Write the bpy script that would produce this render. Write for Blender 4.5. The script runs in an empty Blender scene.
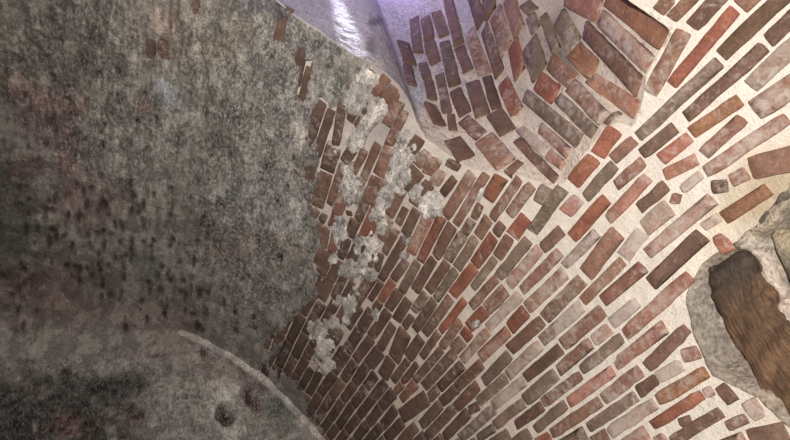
# Brick barrel vault of an old vaulted chamber, seen from below: light shaft in the haunch,
# plastered crown on the left, end wall under its arch, rubble niche with a timber on the right.
import bpy, math, random
import numpy as np
from mathutils import Vector, Matrix, noise as N

random.seed(7)
rng = np.random.default_rng(5)
SC = bpy.context.scene
COL = SC.collection

# ------------------------------------------------------------------ the place, in metres
EYE = np.array([0.0, 0.0, 1.6])          # the photographer's eye
CX, CZ, R = -0.486, 1.893, 1.864         # vault axis (runs along +Y) and radius
YF, YB = 3.40, -1.9                      # end wall, back wall
QTR = R * math.pi / 2
F, PX, PY = 570.0, 395.0, 220.0          # the photo's focal length in pixels and centre


def unit(v):
    v = np.array(v, float)
    return v / np.linalg.norm(v)


# viewing directions: the vault axis runs to pixel (100,750)
ax = unit((100 - PX, 750 - PY, F))
up = np.array([0, -1.0, 0]); up = unit(up - ax * (up @ ax))
rt = np.cross(ax, -up); rt = rt if rt[0] > 0 else -rt
CAM2W = np.array([rt, ax, up])           # rows: world X, Y, Z expressed in camera axes (right, down, forward)


def ray(x, y):
    return CAM2W @ unit((x - PX, y - PY, F))


SH = unit((0.1787, 0.1019, 0.9786))      # the light shaft leans a little out of plumb


# ------------------------------------------------------------------ vault surface: s = arc from the crown, y = along the axis
def vault(s, y, h=0.0):
    """a point of the vault, h metres into the room, and the normal into the room"""
    if abs(s) <= QTR:
        t = s / R
        n = (-math.sin(t), 0.0, -math.cos(t))
        return (CX + (R - h) * math.sin(t), y, CZ + (R - h) * math.cos(t)), n
    sg = 1 if s > 0 else -1
    return (CX + sg * (R - h), y, CZ - (abs(s) - QTR)), (-sg, 0.0, 0.0)


def vault_hit(x, y):
    d = ray(x, y)
    e = EYE
    ox, oz = e[0] - CX, e[2] - CZ
    A = d[0] ** 2 + d[2] ** 2; B = 2 * (ox * d[0] + oz * d[2]); C = ox * ox + oz * oz - R * R
    t = (-B + math.sqrt(B * B - 4 * A * C)) / (2 * A)
    p = e + d * t
    if p[2] < CZ:
        t = (CX + R - e[0]) / d[0]
        p = e + d * t
        return QTR + (CZ - p[2]), p[1]
    return math.atan2(p[0] - CX, p[2] - CZ) * R, p[1]


def vault_pt(x, y):
    return np.array(vault(*vault_hit(x, y))[0])


# ------------------------------------------------------------------ the light shaft: mouth curve on the vault, walls along SH
MOUTH = [(277, 0), (297, 17), (320, 31), (341, 46), (355, 55), (370, 62), (385, 71), (400, 86), (411, 104), (417, 122), (426, 138), (440, 148),
         (456, 160), (475, 169), (500, 172), (530, 178), (555, 187), (566, 180), (584, 154), (604, 128), (618, 121), (632, 127), (640, 110), (644, 90), (648, 72), (660, 50), (671, 33), (667, 27)]
mouth_sy = [vault_hit(*p) for p in MOUTH]
# the part of the mouth beyond the picture's upper edge
mouth_sy += [vault_hit(*p) for p in [(628, 0), (600, -25), (550, -70), (450, -120), (340, -110), (280, -50)]]


def resample(loop, step):
    out = []
    n = len(loop)
    for i in range(n):
        a, b = np.array(loop[i]), np.array(loop[(i + 1) % n])
        m = max(1, int(round(np.linalg.norm(b - a) / step)))
        for k in range(m):
            out.append(tuple(a + (b - a) * k / m))
    return out


mouth_fine = resample(mouth_sy, 0.012)
mouth3 = np.array([vault(s, y)[0] for s, y in mouth_fine])
E1 = unit(np.cross((0, 1, 0), SH)); E2 = np.cross(SH, E1)
m2 = np.c_[(mouth3 - EYE) @ E1, (mouth3 - EYE) @ E2]
arc = np.r_[0, np.cumsum(np.linalg.norm(np.roll(m2, -1, 0) - m2, axis=1))]     # arc[i] at point i; last closes


def shaft(p, h, out=0.0):
    """a point of the shaft wall: p along its plan, h above the plane through the eye; and the normal into the shaft"""
    p = p % arc[-1]
    i = int(np.searchsorted(arc, p, side='right') - 1); i = min(max(i, 0), len(m2) - 1)
    a, b = m2[i], m2[(i + 1) % len(m2)]
    f = (p - arc[i]) / max(1e-9, arc[i + 1] - arc[i])
    q = a + (b - a) * f
    # smooth normal
    a2, b2 = m2[(i - 3) % len(m2)], m2[(i + 4) % len(m2)]
    t = unit(b2 - a2)
    n = np.array([t[1], -t[0]]) * SHSIGN
    q = q + n * out
    P = EYE + E1 * q[0] + E2 * q[1] + SH * h
    return P, E1 * n[0] + E2 * n[1]


area = 0.5 * sum(m2[i][0] * m2[(i + 1) % len(m2)][1] - m2[(i + 1) % len(m2)][0] * m2[i][1] for i in range(len(m2)))
SHSIGN = -1 if area > 0 else 1


def shaft_hit(x, y):
    d = ray(x, y)
    q = np.array([d @ E1, d @ E2]); hd = d @ SH
    best = None
    for i in range(len(m2)):
        a, b = m2[i], m2[(i + 1) % len(m2)]
        e = b - a
        den = q[0] * e[1] - q[1] * e[0]
        if abs(den) < 1e-12:
            continue
        t = (a[0] * e[1] - a[1] * e[0]) / den
        u = (a[0] * q[1] - a[1] * q[0]) / den
        if t > 0 and -1e-6 <= u <= 1 + 1e-6 and (best is None or t > best[0]):
            best = (t, arc[i] + u * (arc[i + 1] - arc[i]), t * hd)
    return (best[1], best[2]) if best else None


def inside(poly, x, y):
    c = False
    n = len(poly)
    j = n - 1
    for i in range(n):
        xi, yi = poly[i]; xj, yj = poly[j]
        if (yi > y) != (yj > y) and x < (xj - xi) * (y - yi) / (yj - yi) + xi:
            c = not c
        j = i
    return c


mouth_px = MOUTH + [(628, 0), (600, -25), (550, -70), (450, -120), (340, -110), (280, -50)]

# ------------------------------------------------------------------ numpy helpers for the dense surfaces


def inside_np(poly, X, Y):
    c = np.zeros(X.shape, bool)
    n = len(poly); j = n - 1
    for i in range(n):
        xi, yi = poly[i]; xj, yj = poly[j]
        m = ((yi > Y) != (yj > Y))
        with np.errstate(divide='ignore', invalid='ignore'):
            m &= X < (xj - xi) * (Y - yi) / (yj - yi + 1e-15) + xi
        c ^= m
        j = i
    return c


def dist_np(poly, X, Y, closed=True):
    D = np.full(X.shape, 1e9); QX = X.copy(); QY = Y.copy()
    n = len(poly)
    for i in range(n if closed else n - 1):
        ax_, ay_ = poly[i]; bx_, by_ = poly[(i + 1) % n]
        dx, dy = bx_ - ax_, by_ - ay_
        l2 = dx * dx + dy * dy + 1e-15
        t = np.clip(((X - ax_) * dx + (Y - ay_) * dy) / l2, 0, 1)
        px, py = ax_ + t * dx, ay_ + t * dy
        d = np.hypot(X - px, Y - py)
        m = d < D
        D[m] = d[m]; QX[m] = px[m]; QY[m] = py[m]
    return D, QX, QY


def vnoise(X, Y, seed, fx, fy, octaves=4, rough=0.55):
    """2D value-gradient noise, about -1..1"""
    g = np.random.default_rng(seed)
    T = 256
    ang = g.random((T, T)) * 2 * math.pi
    gx, gy = np.cos(ang), np.sin(ang)
    out = np.zeros(X.shape); amp = 1.0; tot = 0
    for o in range(octaves):
        x = X * fx + 17.3 * o + 50; y = Y * fy + 9.1 * o + 50
        xi = np.floor(x).astype(int); yi = np.floor(y).astype(int)
        xf = x - xi; yf = y - yi
        u = xf * xf * xf * (xf * (xf * 6 - 15) + 10); v = yf * yf * yf * (yf * (yf * 6 - 15) + 10)

        def dot(ix, iy, dx, dy):
            a = gx[ix % T, iy % T]; b = gy[ix % T, iy % T]
            return a * dx + b * dy
        n00 = dot(xi, yi, xf, yf); n10 = dot(xi + 1, yi, xf - 1, yf)
        n01 = dot(xi, yi + 1, xf, yf - 1); n11 = dot(xi + 1, yi + 1, xf - 1, yf - 1)
        val = (n00 * (1 - u) + n10 * u) * (1 - v) + (n01 * (1 - u) + n11 * u) * v
        out += amp * val * 1.5; tot += amp
        amp *= rough; fx *= 2.03; fy *= 2.03
    return out / tot * 1.3


def sstep(a, b, x):
    # smooth step; a > b gives the falling one
    t = np.clip((x - a) / (b - a), 0, 1)
    return t * t * (3 - 2 * t)


def lin(c):
    c = np.array(c, float) / 255.0
    return np.where(c <= 0.04045, c / 12.92, ((c + 0.055) / 1.055) ** 2.4)


def to_px(P):
    """where points stand in the photograph, used once to look up which stain covers which stretch of wall"""
    d = (P - EYE) @ CAM2W
    return PX + F * d[..., 0] / np.maximum(d[..., 2], 1e-6), PY + F * d[..., 1] / np.maximum(d[..., 2], 1e-6)


# ------------------------------------------------------------------ object helpers
def setp(o, **k):
    for a, b in k.items():
        o[a] = b


def link(name, me, mat, parent=None, **props):
    o = bpy.data.objects.new(name, me)
    COL.objects.link(o)
    if mat is not None:
        me.materials.append(mat)
    if parent is not None:
        o.parent = parent
        o.matrix_parent_inverse = parent.matrix_world.inverted()
    setp(o, **props)
    return o


def mesh_np(name, V, Fc, cols=None, lime=None, smooth=True):
    me = bpy.data.meshes.new(name)
    me.from_pydata([tuple(v) for v in V], [], [tuple(int(i) for i in f) for f in Fc])
    if smooth:
        me.polygons.foreach_set('use_smooth', [True] * len(me.polygons))
    if cols is not None:
        a = me.attributes.new('tint', 'FLOAT_COLOR', 'POINT')
        c = np.ones((len(V), 4), np.float32); c[:, :3] = cols
        a.data.foreach_set('color', c.ravel())
    if lime is not None:
        a = me.attributes.new('lime', 'FLOAT', 'POINT')
        a.data.foreach_set('value', np.asarray(lime, np.float32).ravel())
    me.update()
    return me


def lines(*segs):
    """grid lines: (start, end, step) stretches"""
    out = []
    for a, b, st in segs:
        n = max(1, int(round((b - a) / st)))
        out += [a + (b - a) * k / n for k in range(n)]
    out.append(segs[-1][1])
    return np.array(out)


def grid_faces(ni, nj, keep=None):
    I, J = np.meshgrid(np.arange(ni - 1), np.arange(nj - 1), indexing='ij')
    a = I * nj + J
    Fc = np.stack([a, a + nj, a + nj + 1, a + 1], -1).reshape(-1, 4)
    if keep is not None:
        Fc = Fc[keep.reshape(-1)]
    return Fc


def compact(V, Fc, *arrs):
    used = np.unique(Fc)
    remap = -np.ones(len(V), int); remap[used] = np.arange(len(used))
    return (V[used], remap[Fc]) + tuple(a[used] for a in arrs)


# ------------------------------------------------------------------ materials
def new_mat(name):
    m = bpy.data.materials.new(name); m.use_nodes = True
    nt = m.node_tree; nt.nodes.clear()
    out = nt.nodes.new('ShaderNodeOutputMaterial'); b = nt.nodes.new('ShaderNodeBsdfPrincipled')
    nt.links.new(b.outputs[0], out.inputs[0])
    return m, nt, b


def node(nt, typ, **k):
    n = nt.nodes.new(typ)
    for a, b in k.items():
        if a.startswith('_'):
            n.inputs[a[1:].replace('_', ' ')].default_value = b
        else:
            setattr(n, a, b)
    return n


def ramp(nt, src, p0, p1, c0=(0, 0, 0, 1), c1=(1, 1, 1, 1)):
    r = nt.nodes.new('ShaderNodeValToRGB')
    r.color_ramp.elements[0].position = p0; r.color_ramp.elements[0].color = c0
    r.color_ramp.elements[1].position = p1; r.color_ramp.elements[1].color = c1
    nt.links.new(src, r.inputs[0])
    return r


def mixc(nt, fac, a, b, blend='MIX'):
    m = nt.nodes.new('ShaderNodeMix'); m.data_type = 'RGBA'; m.blend_type = blend
    for sock, val in ((m.inputs[0], fac), (m.inputs[6], a), (m.inputs[7], b)):
        if isinstance(val, (int, float)):
            sock.default_value = val
        elif isinstance(val, tuple):
            sock.default_value = val
        else:
            nt.links.new(val, sock)
    return m.outputs[2]


def mapped(nt, scale):
    tc = nt.nodes.new('ShaderNodeTexCoord'); mp = nt.nodes.new('ShaderNodeMapping')
    mp.inputs['Scale'].default_value = scale
    nt.links.new(tc.outputs['Object'], mp.inputs[0])
    return mp.outputs[0]


def noise_tex(nt, vec, scale, detail=6, rough=0.6, dist=0.0):
    n = node(nt, 'ShaderNodeTexNoise', _Scale=scale, _Detail=detail, _Roughness=rough, _Distortion=dist)
    nt.links.new(vec, n.inputs['Vector'])
    return n.outputs[0]


def plaster_mat(name, stretch=(1, 1, 1), contrast=1.0, bump=0.5, crust=0.5, fine=120, mid=55, flake=0.0):
    """lime and mortar: the tint of each stretch, broken up by grain, pale crust and dark pores"""
    m, nt, b = new_mat(name)
    at = node(nt, 'ShaderNodeAttribute', attribute_name='tint')
    v = mapped(nt, stretch)
    n1 = noise_tex(nt, v, 14, 8, 0.68, 0.4)
    n2 = noise_tex(nt, v, mid, 6, 0.72, 0.2)
    n3 = noise_tex(nt, v, fine, 3, 0.6)
    lo, hi = 1 - 0.45 * contrast, 1 + 0.40 * contrast
    r1 = ramp(nt, n1, 0.37, 0.63, (lo, lo, lo, 1), (hi, hi, hi * 0.99, 1))
    lm = node(nt, 'ShaderNodeAttribute', attribute_name='lime')
    amt = ramp(nt, lm.outputs['Fac'], 0.0, 0.7, (.35, .35, .35, 1), (1, 1, 1, 1)).outputs[0]
    c = mixc(nt, amt, at.outputs['Color'], r1.outputs[0], 'MULTIPLY')
    lo, hi = 1 - 0.40 * contrast, 1 + 0.34 * contrast
    r2 = ramp(nt, n2, 0.38, 0.62, (lo, lo, lo, 1), (hi, hi, hi, 1))
    c = mixc(nt, amt, c, r2.outputs[0], 'MULTIPLY')
    r5 = ramp(nt, n3, 0.36, 0.64, (1 - .38 * contrast,) * 3 + (1,), (1 + .38 * contrast,) * 3 + (1,))
    c = mixc(nt, amt, c, r5.outputs[0], 'MULTIPLY')
    if flake:
        n6 = noise_tex(nt, mapped(nt, (1, .55, 1)), 11, 9, 0.68, 0.3)
        r6 = ramp(nt, n6, 0.485, 0.525, (1 - .26 * flake,) * 3 + (1,), (1 + .16 * flake,) * 3 + (1,))
        c = mixc(nt, 1.0, c, r6.outputs[0], 'MULTIPLY')
        n7 = noise_tex(nt, mapped(nt, (1, .45, 1)), 34, 8, 0.66, 0.2)
        r7 = ramp(nt, n7, 0.34, 0.40, (.42, .38, .37, 1), (1, 1, 1, 1))
        c = mixc(nt, flake * .8, c, r7.outputs[0], 'MULTIPLY')
        r8 = ramp(nt, n7, 0.62, 0.68)
        f8 = node(nt, 'ShaderNodeMath', operation='MULTIPLY'); nt.links.new(r8.outputs[0], f8.inputs[0]); f8.inputs[1].default_value = .4 * flake
        c = mixc(nt, f8.outputs[0], c, (0.46, 0.44, 0.43, 1))
    # pale crust
    r3 = ramp(nt, n2, 0.52, 0.62)
    fa = node(nt, 'ShaderNodeMath', operation='MULTIPLY'); nt.links.new(r3.outputs[0], fa.inputs[0])
    nt.links.new(lm.outputs['Fac'], fa.inputs[1])
    c = mixc(nt, fa.outputs[0], c, (0.52, 0.50, 0.49, 1))
    # pores
    r4 = ramp(nt, n3, 0.33, 0.43, (1, 1, 1, 1), (0, 0, 0, 1))
    fp = node(nt, 'ShaderNodeMath', operation='MULTIPLY'); nt.links.new(r4.outputs[0], fp.inputs[0]); fp.inputs[1].default_value = 0.55 * crust
    c = mixc(nt, fp.outputs[0], c, (0.09, 0.075, 0.065, 1))
    nt.links.new(c, b.inputs['Base Color'])
    b.inputs['Roughness'].default_value = 0.92
    b.inputs['Specular IOR Level'].default_value = 0.2
    ad = node(nt, 'ShaderNodeMath', operation='ADD'); nt.links.new(n2, ad.inputs[0]); nt.links.new(n3, ad.inputs[1])
    bp = node(nt, 'ShaderNodeBump', _Strength=bump, _Distance=0.009)
    nt.links.new(ad.outputs[0], bp.inputs['Height']); nt.links.new(bp.outputs[0], b.inputs['Normal'])
    return m


def brick_mat():
    m, nt, b = new_mat('old_brick')
    at = node(nt, 'ShaderNodeAttribute', attribute_name='tint')
    lm = node(nt, 'ShaderNodeAttribute', attribute_name='lime')
    v = mapped(nt, (1, 1, 1))
    n1 = noise_tex(nt, v, 24, 6, 0.62, 0.3)
    n2 = noise_tex(nt, v, 140, 4, 0.65)
    n3 = noise_tex(nt, v, 38, 7, 0.7, 0.6)
    r1 = ramp(nt, n1, 0.30, 0.70, (0.72, 0.70, 0.69, 1), (1.25, 1.25, 1.25, 1))
    c = mixc(nt, 1.0, at.outputs['Color'], r1.outputs[0], 'MULTIPLY')
    r2 = ramp(nt, n2, 0.30, 0.70, (0.70, 0.70, 0.70, 1), (1.25, 1.25, 1.25, 1))
    c = mixc(nt, 1.0, c, r2.outputs[0], 'MULTIPLY')
    sub = node(nt, 'ShaderNodeMath', operation='ADD'); nt.links.new(n3, sub.inputs[0]); nt.links.new(lm.outputs['Fac'], sub.inputs[1])
    r3 = ramp(nt, sub.outputs[0], 0.68, 0.94)
    c = mixc(nt, r3.outputs[0], c, (0.45, 0.37, 0.32, 1))
    nt.links.new(c, b.inputs['Base Color'])
    b.inputs['Roughness'].default_value = 0.85
    b.inputs['Specular IOR Level'].default_value = 0.25
    ad = node(nt, 'ShaderNodeMath', operation='ADD'); nt.links.new(n2, ad.inputs[0]); nt.links.new(n3, ad.inputs[1])
    bp = node(nt, 'ShaderNodeBump', _Strength=0.45, _Distance=0.005)
    nt.links.new(ad.outputs[0], bp.inputs['Height']); nt.links.new(bp.outputs[0], b.inputs['Normal'])
    return m


def wood_mat():
    m, nt, b = new_mat('weathered_timber')
    at = node(nt, 'ShaderNodeAttribute', attribute_name='tint')
    uv = node(nt, 'ShaderNodeAttribute', attribute_name='grain')
    mp = nt.nodes.new('ShaderNodeMapping'); mp.inputs['Scale'].default_value = (60, 9, 1)
    nt.links.new(uv.outputs['Vector'], mp.inputs[0])
    n1 = noise_tex(nt, mp.outputs[0], 1.0, 6, 0.65, 0.5)
    n2 = noise_tex(nt, mapped(nt, (1, 1, 1)), 45, 6, 0.7)
    r1 = ramp(nt, n1, 0.28, 0.70, (0.35, 0.32, 0.30, 1), (1.6, 1.55, 1.5, 1))
    c = mixc(nt, 1.0, at.outputs['Color'], r1.outputs[0], 'MULTIPLY')
    r2 = ramp(nt, n2, 0.32, 0.68, (0.55, 0.55, 0.55, 1), (1.4, 1.4, 1.4, 1))
    c = mixc(nt, 1.0, c, r2.outputs[0], 'MULTIPLY')
    nt.links.new(c, b.inputs['Base Color'])
    b.inputs['Roughness'].default_value = 0.8
    bp = node(nt, 'ShaderNodeBump', _Strength=0.7, _Distance=0.008)
    ad = node(nt, 'ShaderNodeMath', operation='ADD'); nt.links.new(n1, ad.inputs[0]); nt.links.new(n2, ad.inputs[1])
    nt.links.new(ad.outputs[0], bp.inputs['Height']); nt.links.new(bp.outputs[0], b.inputs['Normal'])
    return m


M_MORTAR = plaster_mat('lime_mortar', (1, 1, 1), 0.35, 0.5, 0.35, 160)
M_PLASTER = plaster_mat('old_plaster', (1.25, 0.6, 1.25), 0.8, 1.0, 0.8, 170, 80, 1.0)
M_WASH = plaster_mat('limewashed_wall', (1, 1, 0.7), 0.5, 0.6, 0.6, 110)
M_END = plaster_mat('mouldy_plaster', (1.3, 1, 0.7), 0.8, 0.9, 0.8, 130, 70, 0.9)
M_STONE = plaster_mat('rubble_stone_face', (1, 1, 1), 0.9, 0.9, 0.7, 90)
M_BRICK = brick_mat()
M_WOOD = wood_mat()

# ------------------------------------------------------------------ which plaster covers what (soft blobs: x, y, rx, ry, turn in degrees, weight)
PLASTER_EDGE = [(-400, -400), (330, -200), (300, -10), (316, 8), (338, 22), (356, 37), (374, 56), (362, 78), (350, 88), (343, 104), (330, 107),
                (312, 108), (316, 130), (314, 146), (318, 168), (314, 200), (318, 222), (322, 240), (320, 262), (322, 285),
                (312, 305), (298, 312), (291, 330), (284, 350), (276, 362), (290, 374), (304, 392), (322, 430), (330, 470), (-400, 700)]
PATCHES = [(358, 96, 11, 20, 15, 1), (380, 108, 9, 9, 0, .9), (372, 116, 8, 12, 20, .9), (366, 76, 14, 8, 30, .8), (352, 190, 11, 15, -10, 1), (349, 171, 8, 9, 0, .9), (397, 163, 9, 24, 20, 1), (384, 200, 9, 22, 25, 1), (402, 178, 14, 16, 0, 1), (412, 152, 10, 10, 0, .8),
           (430, 205, 13, 15, 20, 1), (416, 190, 8, 12, 20, .9), (340, 232, 9, 15, -15, 1), (366, 250, 12, 20, 0, 1), (352, 268, 13, 12, 0, 1), (372, 272, 8, 12, 0, .8),
           (351, 305, 8, 17, 15, 1), (334, 322, 9, 9, 0, .8), (325, 348, 11, 16, 20, 1), (318, 330, 9, 12, 0, .9), (327, 365, 9, 10, 20, .9), (374, 107, 10, 9, 0, 1),
           (372, 80, 9, 8, 0, .8), (363, 128, 9, 16, 25, .9), (356, 145, 10, 9, 0, .8), (404, 138, 9, 9, 0, .9), (303, 62, 12, 9, 0, .9), (333, 148, 7, 7, 0, .7),
           (382, 230, 7, 14, 20, .8), (408, 240, 5, 8, 0, .7), (404, 255, 6, 4, 0, .7), (377, 314, 5, 6, 0, .9), (338, 300, 6, 6, 0, .7), (346, 350, 5, 9, 10, .6),
           (335, 258, 6, 8, 0, .8), (388, 315, 3, 4, 0, .6), (480, 193, 4, 9, 15, .8), (478, 322, 4, 9, 40, .8), (454, 166, 3, 3, 0, .5)]


def blob_field(px, py, blobs, wob, soft=0.35, power=2):
    out = np.zeros(px.shape)
    for x, y, rx, ry, ang, w in blobs:
        a = math.radians(ang)
        dx, dy = px - x, py - y
        u = (dx * math.cos(a) + dy * math.sin(a)) / rx
        v = (-dx * math.sin(a) + dy * math.cos(a)) / ry
        d = (np.abs(u) ** power + np.abs(v) ** power) ** (1 / power) + wob * 0.45
        out = np.maximum(out, w * (1 - sstep(1 - soft, 1 + soft, d)))
    return out


def paint(base, px, py, spots, wob):
    """stains: (x, y, rx, ry, turn, strength, colour)"""
    c = base.copy()
    for x, y, rx, ry, ang, w, colr in spots:
        f = blob_field(px, py, [(x, y, rx, ry, ang, 1)], wob, 0.55)[..., None] * w
        c = c * (1 - f) + lin(colr) * f
    return c


# ------------------------------------------------------------------ CEILING: the barrel vault
s_lines = lines((-QTR - CZ, -0.2, 0.12), (-0.2, 0.05, 0.03), (0.05, 1.2, 0.0085), (1.2, 3.30, 0.0072), (3.30, QTR + CZ, 0.11))
y_lines = lines((YB, -0.1, 0.12), (-0.1, 1.6, 0.0078), (1.6, YF + 0.02, 0.010))
Sg, Yg = np.meshgrid(s_lines, y_lines, indexing='ij')
# niche outline (photo), then on the vault
NICHE = [(686, 302), (689, 284), (700, 266), (716, 252), (736, 240), (757, 224), (786, 192), (815, 160), (850, 160), (850, 480), (800, 437), (780, 419),
         (757, 399), (738, 387), (722, 382), (711, 377), (703, 360), (694, 334)]
niche_sy = []
for _s, _y in resample([vault_hit(*p) for p in NICHE], 0.012):
    _n = N.noise_vector(Vector((_s * 14, _y * 14, 2.0))) * 0.007 + N.noise_vector(Vector((_s * 45, _y * 45, 5.0))) * 0.004
    niche_sy.append((_s + _n[0], _y + _n[1]))
cell = 0.0085
for poly in (mouth_fine, niche_sy):
    sx = [p[0] for p in poly]; sy = [p[1] for p in poly]
    m = (Sg > min(sx) - .05) & (Sg < max(sx) + .05) & (Yg > min(sy) - .05) & (Yg < max(sy) + .05)
    idx = np.where(m)
    d, qx, qy = dist_np(poly, Sg[idx], Yg[idx])
    near = d < cell * 0.62
    a = Sg[idx]; b = Yg[idx]
    a[near] = qx[near]; b[near] = qy[near]
    Sg[idx] = a; Yg[idx] = b
Sc = (Sg[:-1, :-1] + Sg[1:, :-1] + Sg[1:, 1:] + Sg[:-1, 1:]) / 4
Yc = (Yg[:-1, :-1] + Yg[1:, :-1] + Yg[1:, 1:] + Yg[:-1, 1:]) / 4
HOLE = inside_np(mouth_fine, Sc, Yc) | inside_np(niche_sy, Sc, Yc)


def vault_np(S, Y, H):
    T = np.clip(S, -QTR, QTR) / R
    over = np.abs(S) - QTR
    X = CX + (R - H) * np.sin(T)
    Z = CZ + (R - H) * np.cos(T)
    m = over > 0
    X = np.where(m, CX + np.sign(S) * (R - H), X); Z = np.where(m, CZ - over, Z)
    return np.stack([X, Y, Z], -1)


# the plaster rounds over into the end wall near the crown, and sharpens towards the springing
rc = 0.34 * (1 - sstep(0.16, 0.72, np.abs(Sg) / R)) + 1e-4
dd = np.clip(YF - Yg, 0, None)
H0 = np.where(dd < rc, rc - np.sqrt(np.clip(rc ** 2 - (rc - dd) ** 2, 0, None)), 0.0)
P0 = vault_np(Sg, Yg, H0)
PXg, PYg = to_px(P0)
front = ((P0 - EYE) @ CAM2W)[..., 2] > 0.05
PXg = np.where(front, PXg, -500); PYg = np.where(front, PYg, -500)
wob = vnoise(Sg, Yg, 3, 9, 9, 4)
# distance to mouth and niche rims keeps the relief shut there
dm, _, _ = dist_np(mouth_fine[::3], Sg, Yg)
dn, _, _ = dist_np(niche_sy, Sg, Yg)
rim = sstep(0.0, 0.03, np.minimum(dm, dn))
Hm = 0.0028 * vnoise(Sg, Yg, 11, 22, 22, 4, .65) - 0.001
Hm = Hm * (0.25 + 0.75 * rim)
Pm = vault_np(Sg, Yg, Hm + H0)
base = np.empty(Sg.shape + (3,)); base[:] = lin((218, 207, 194))
SPOTS_MORTAR = [(320, 390, 60, 80, 35, .6, (190, 170, 160)), (350, 250, 60, 150, 20, .6, (200, 184, 174)), (400, 330, 70, 120, 35, .4, (212, 192, 178)), (380, 90, 60, 50, 0, .8, (160, 150, 148)),
                (440, 230, 60, 60, 30, .35, (196, 178, 165)), (470, 400, 60, 60, 40, .3, (190, 172, 158)),
                (770, 195, 60, 34, -35, .95, (176, 158, 132)), (735, 205, 30, 14, -38, .6, (206, 190, 166)), (700, 250, 40, 18, -35, .5, (232, 218, 196)), (745, 165, 30, 14, -30, .4, (205, 186, 160)),
                (700, 300, 14, 30, -20, .4, (232, 220, 200)), (760, 425, 30, 20, 0, .35, (200, 184, 164))]
cm = paint(base, PXg, PYg, SPOTS_MORTAR, wob)
keep = ~HOLE
Fc = grid_faces(len(s_lines), len(y_lines), keep)
V_, F_, C_, L_ = compact(Pm.reshape(-1, 3), Fc, cm.reshape(-1, 3), np.zeros(Sg.size))
ceiling = link('ceiling', mesh_np('ceiling', V_, F_, C_, L_), M_MORTAR, kind='structure', category='ceiling',
               label='barrel vault of red-brown brick in pale lime mortar, plastered grey towards the left')

# ------------------------------------------------------------------ plaster coat over the crown and in patches
edge_in = inside_np(PLASTER_EDGE, PXg, PYg)
de, _, _ = dist_np(PLASTER_EDGE, PXg, PYg)
sd = np.where(edge_in, de, -de)
big = sstep(-9, 9, sd + 11 * vnoise(Sg, Yg, 21, 16, 10, 4, .6))
pat = blob_field(PXg, PYg, PATCHES, vnoise(Sg, Yg, 22, 22, 16, 4, .6) * 1.5, 0.35)
pm = np.maximum(big, pat)
# bare bricks that show through holes in the coat
BARE = [(152, 47, 4.5, 8, 0, 1), (165, 49, 4.5, 10, 0, 1), (196, 4, 4, 9, 0, 1), (281, 28, 5, 11, 8, 1), (301, 57, 5, 8, 10, 1), (304, 82, 5, 19, 12, 1), (308, 66, 3, 6, 10, .9),
        (300, 318, 5, 4, 20, 1), (290, 332, 6, 11, 25, 1), (310, 172, 5, 6, 0, .9), (262, 372, 3.5, 8, 15, .9), (270, 344, 4, 5, 20, .8), (305, 345, 6, 10, 20, .9), (296, 362, 6, 10, 25, .9),
        (285, 352, 4, 8, 20, .9), (278, 338, 3, 6, 20, .8), (322, 108, 6, 10, 10, .8)]
bare = blob_field(PXg, PYg, BARE, vnoise(Sg, Yg, 23, 30, 30, 3), 0.18, 6)
crownmask = edge_in | (sd > -30)
pm = pm * (1 - bare)
rel = 0.0045 * vnoise(Sg, Yg, 31, 26, 14, 4, .7) + 0.010 * vnoise(Sg, Yg, 32, 4, 2.5, 3) + 0.003 * vnoise(Sg, Yg, 33, 70, 40, 2)
# peck marks and pits in the coat
pits = np.zeros(Sg.shape)
PIT_AREAS = [(20, 180, 160, 270, 80), (10, 70, 140, 160, 40), (100, 235, 210, 330, 44), (0, 260, 100, 330, 12), (195, 190, 260, 330, 16), (100, 130, 300, 300, 24), (230, 320, 290, 390, 12)]
for x0, y0, x1, y1, n in PIT_AREAS:
    for k in range(n):
        x, y = x0 + (x1 - x0) * rng.random(), y0 + (y1 - y0) * rng.random()
        rx, ry = 1.6 + 1.3 * rng.random(), 2.8 + 4.4 * rng.random() ** 2
        m = (np.abs(PXg - x) < 12) & (np.abs(PYg - y) < 18)
        if m.any():
            pits[m] = np.maximum(pits[m], blob_field(PXg[m], PYg[m], [(x, y, rx, ry, -4 + 14 * rng.random(), .6 + .4 * rng.random())], wob[m], 0.6))
Hp = -0.010 + pm * (0.026 + rel) - 0.011 * pits * pm
Hp = np.minimum(Hp, -0.010 + 0.036 * (0.5 + rim))
basep = np.empty(Sg.shape + (3,)); basep[:] = lin((152, 146, 138))
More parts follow.
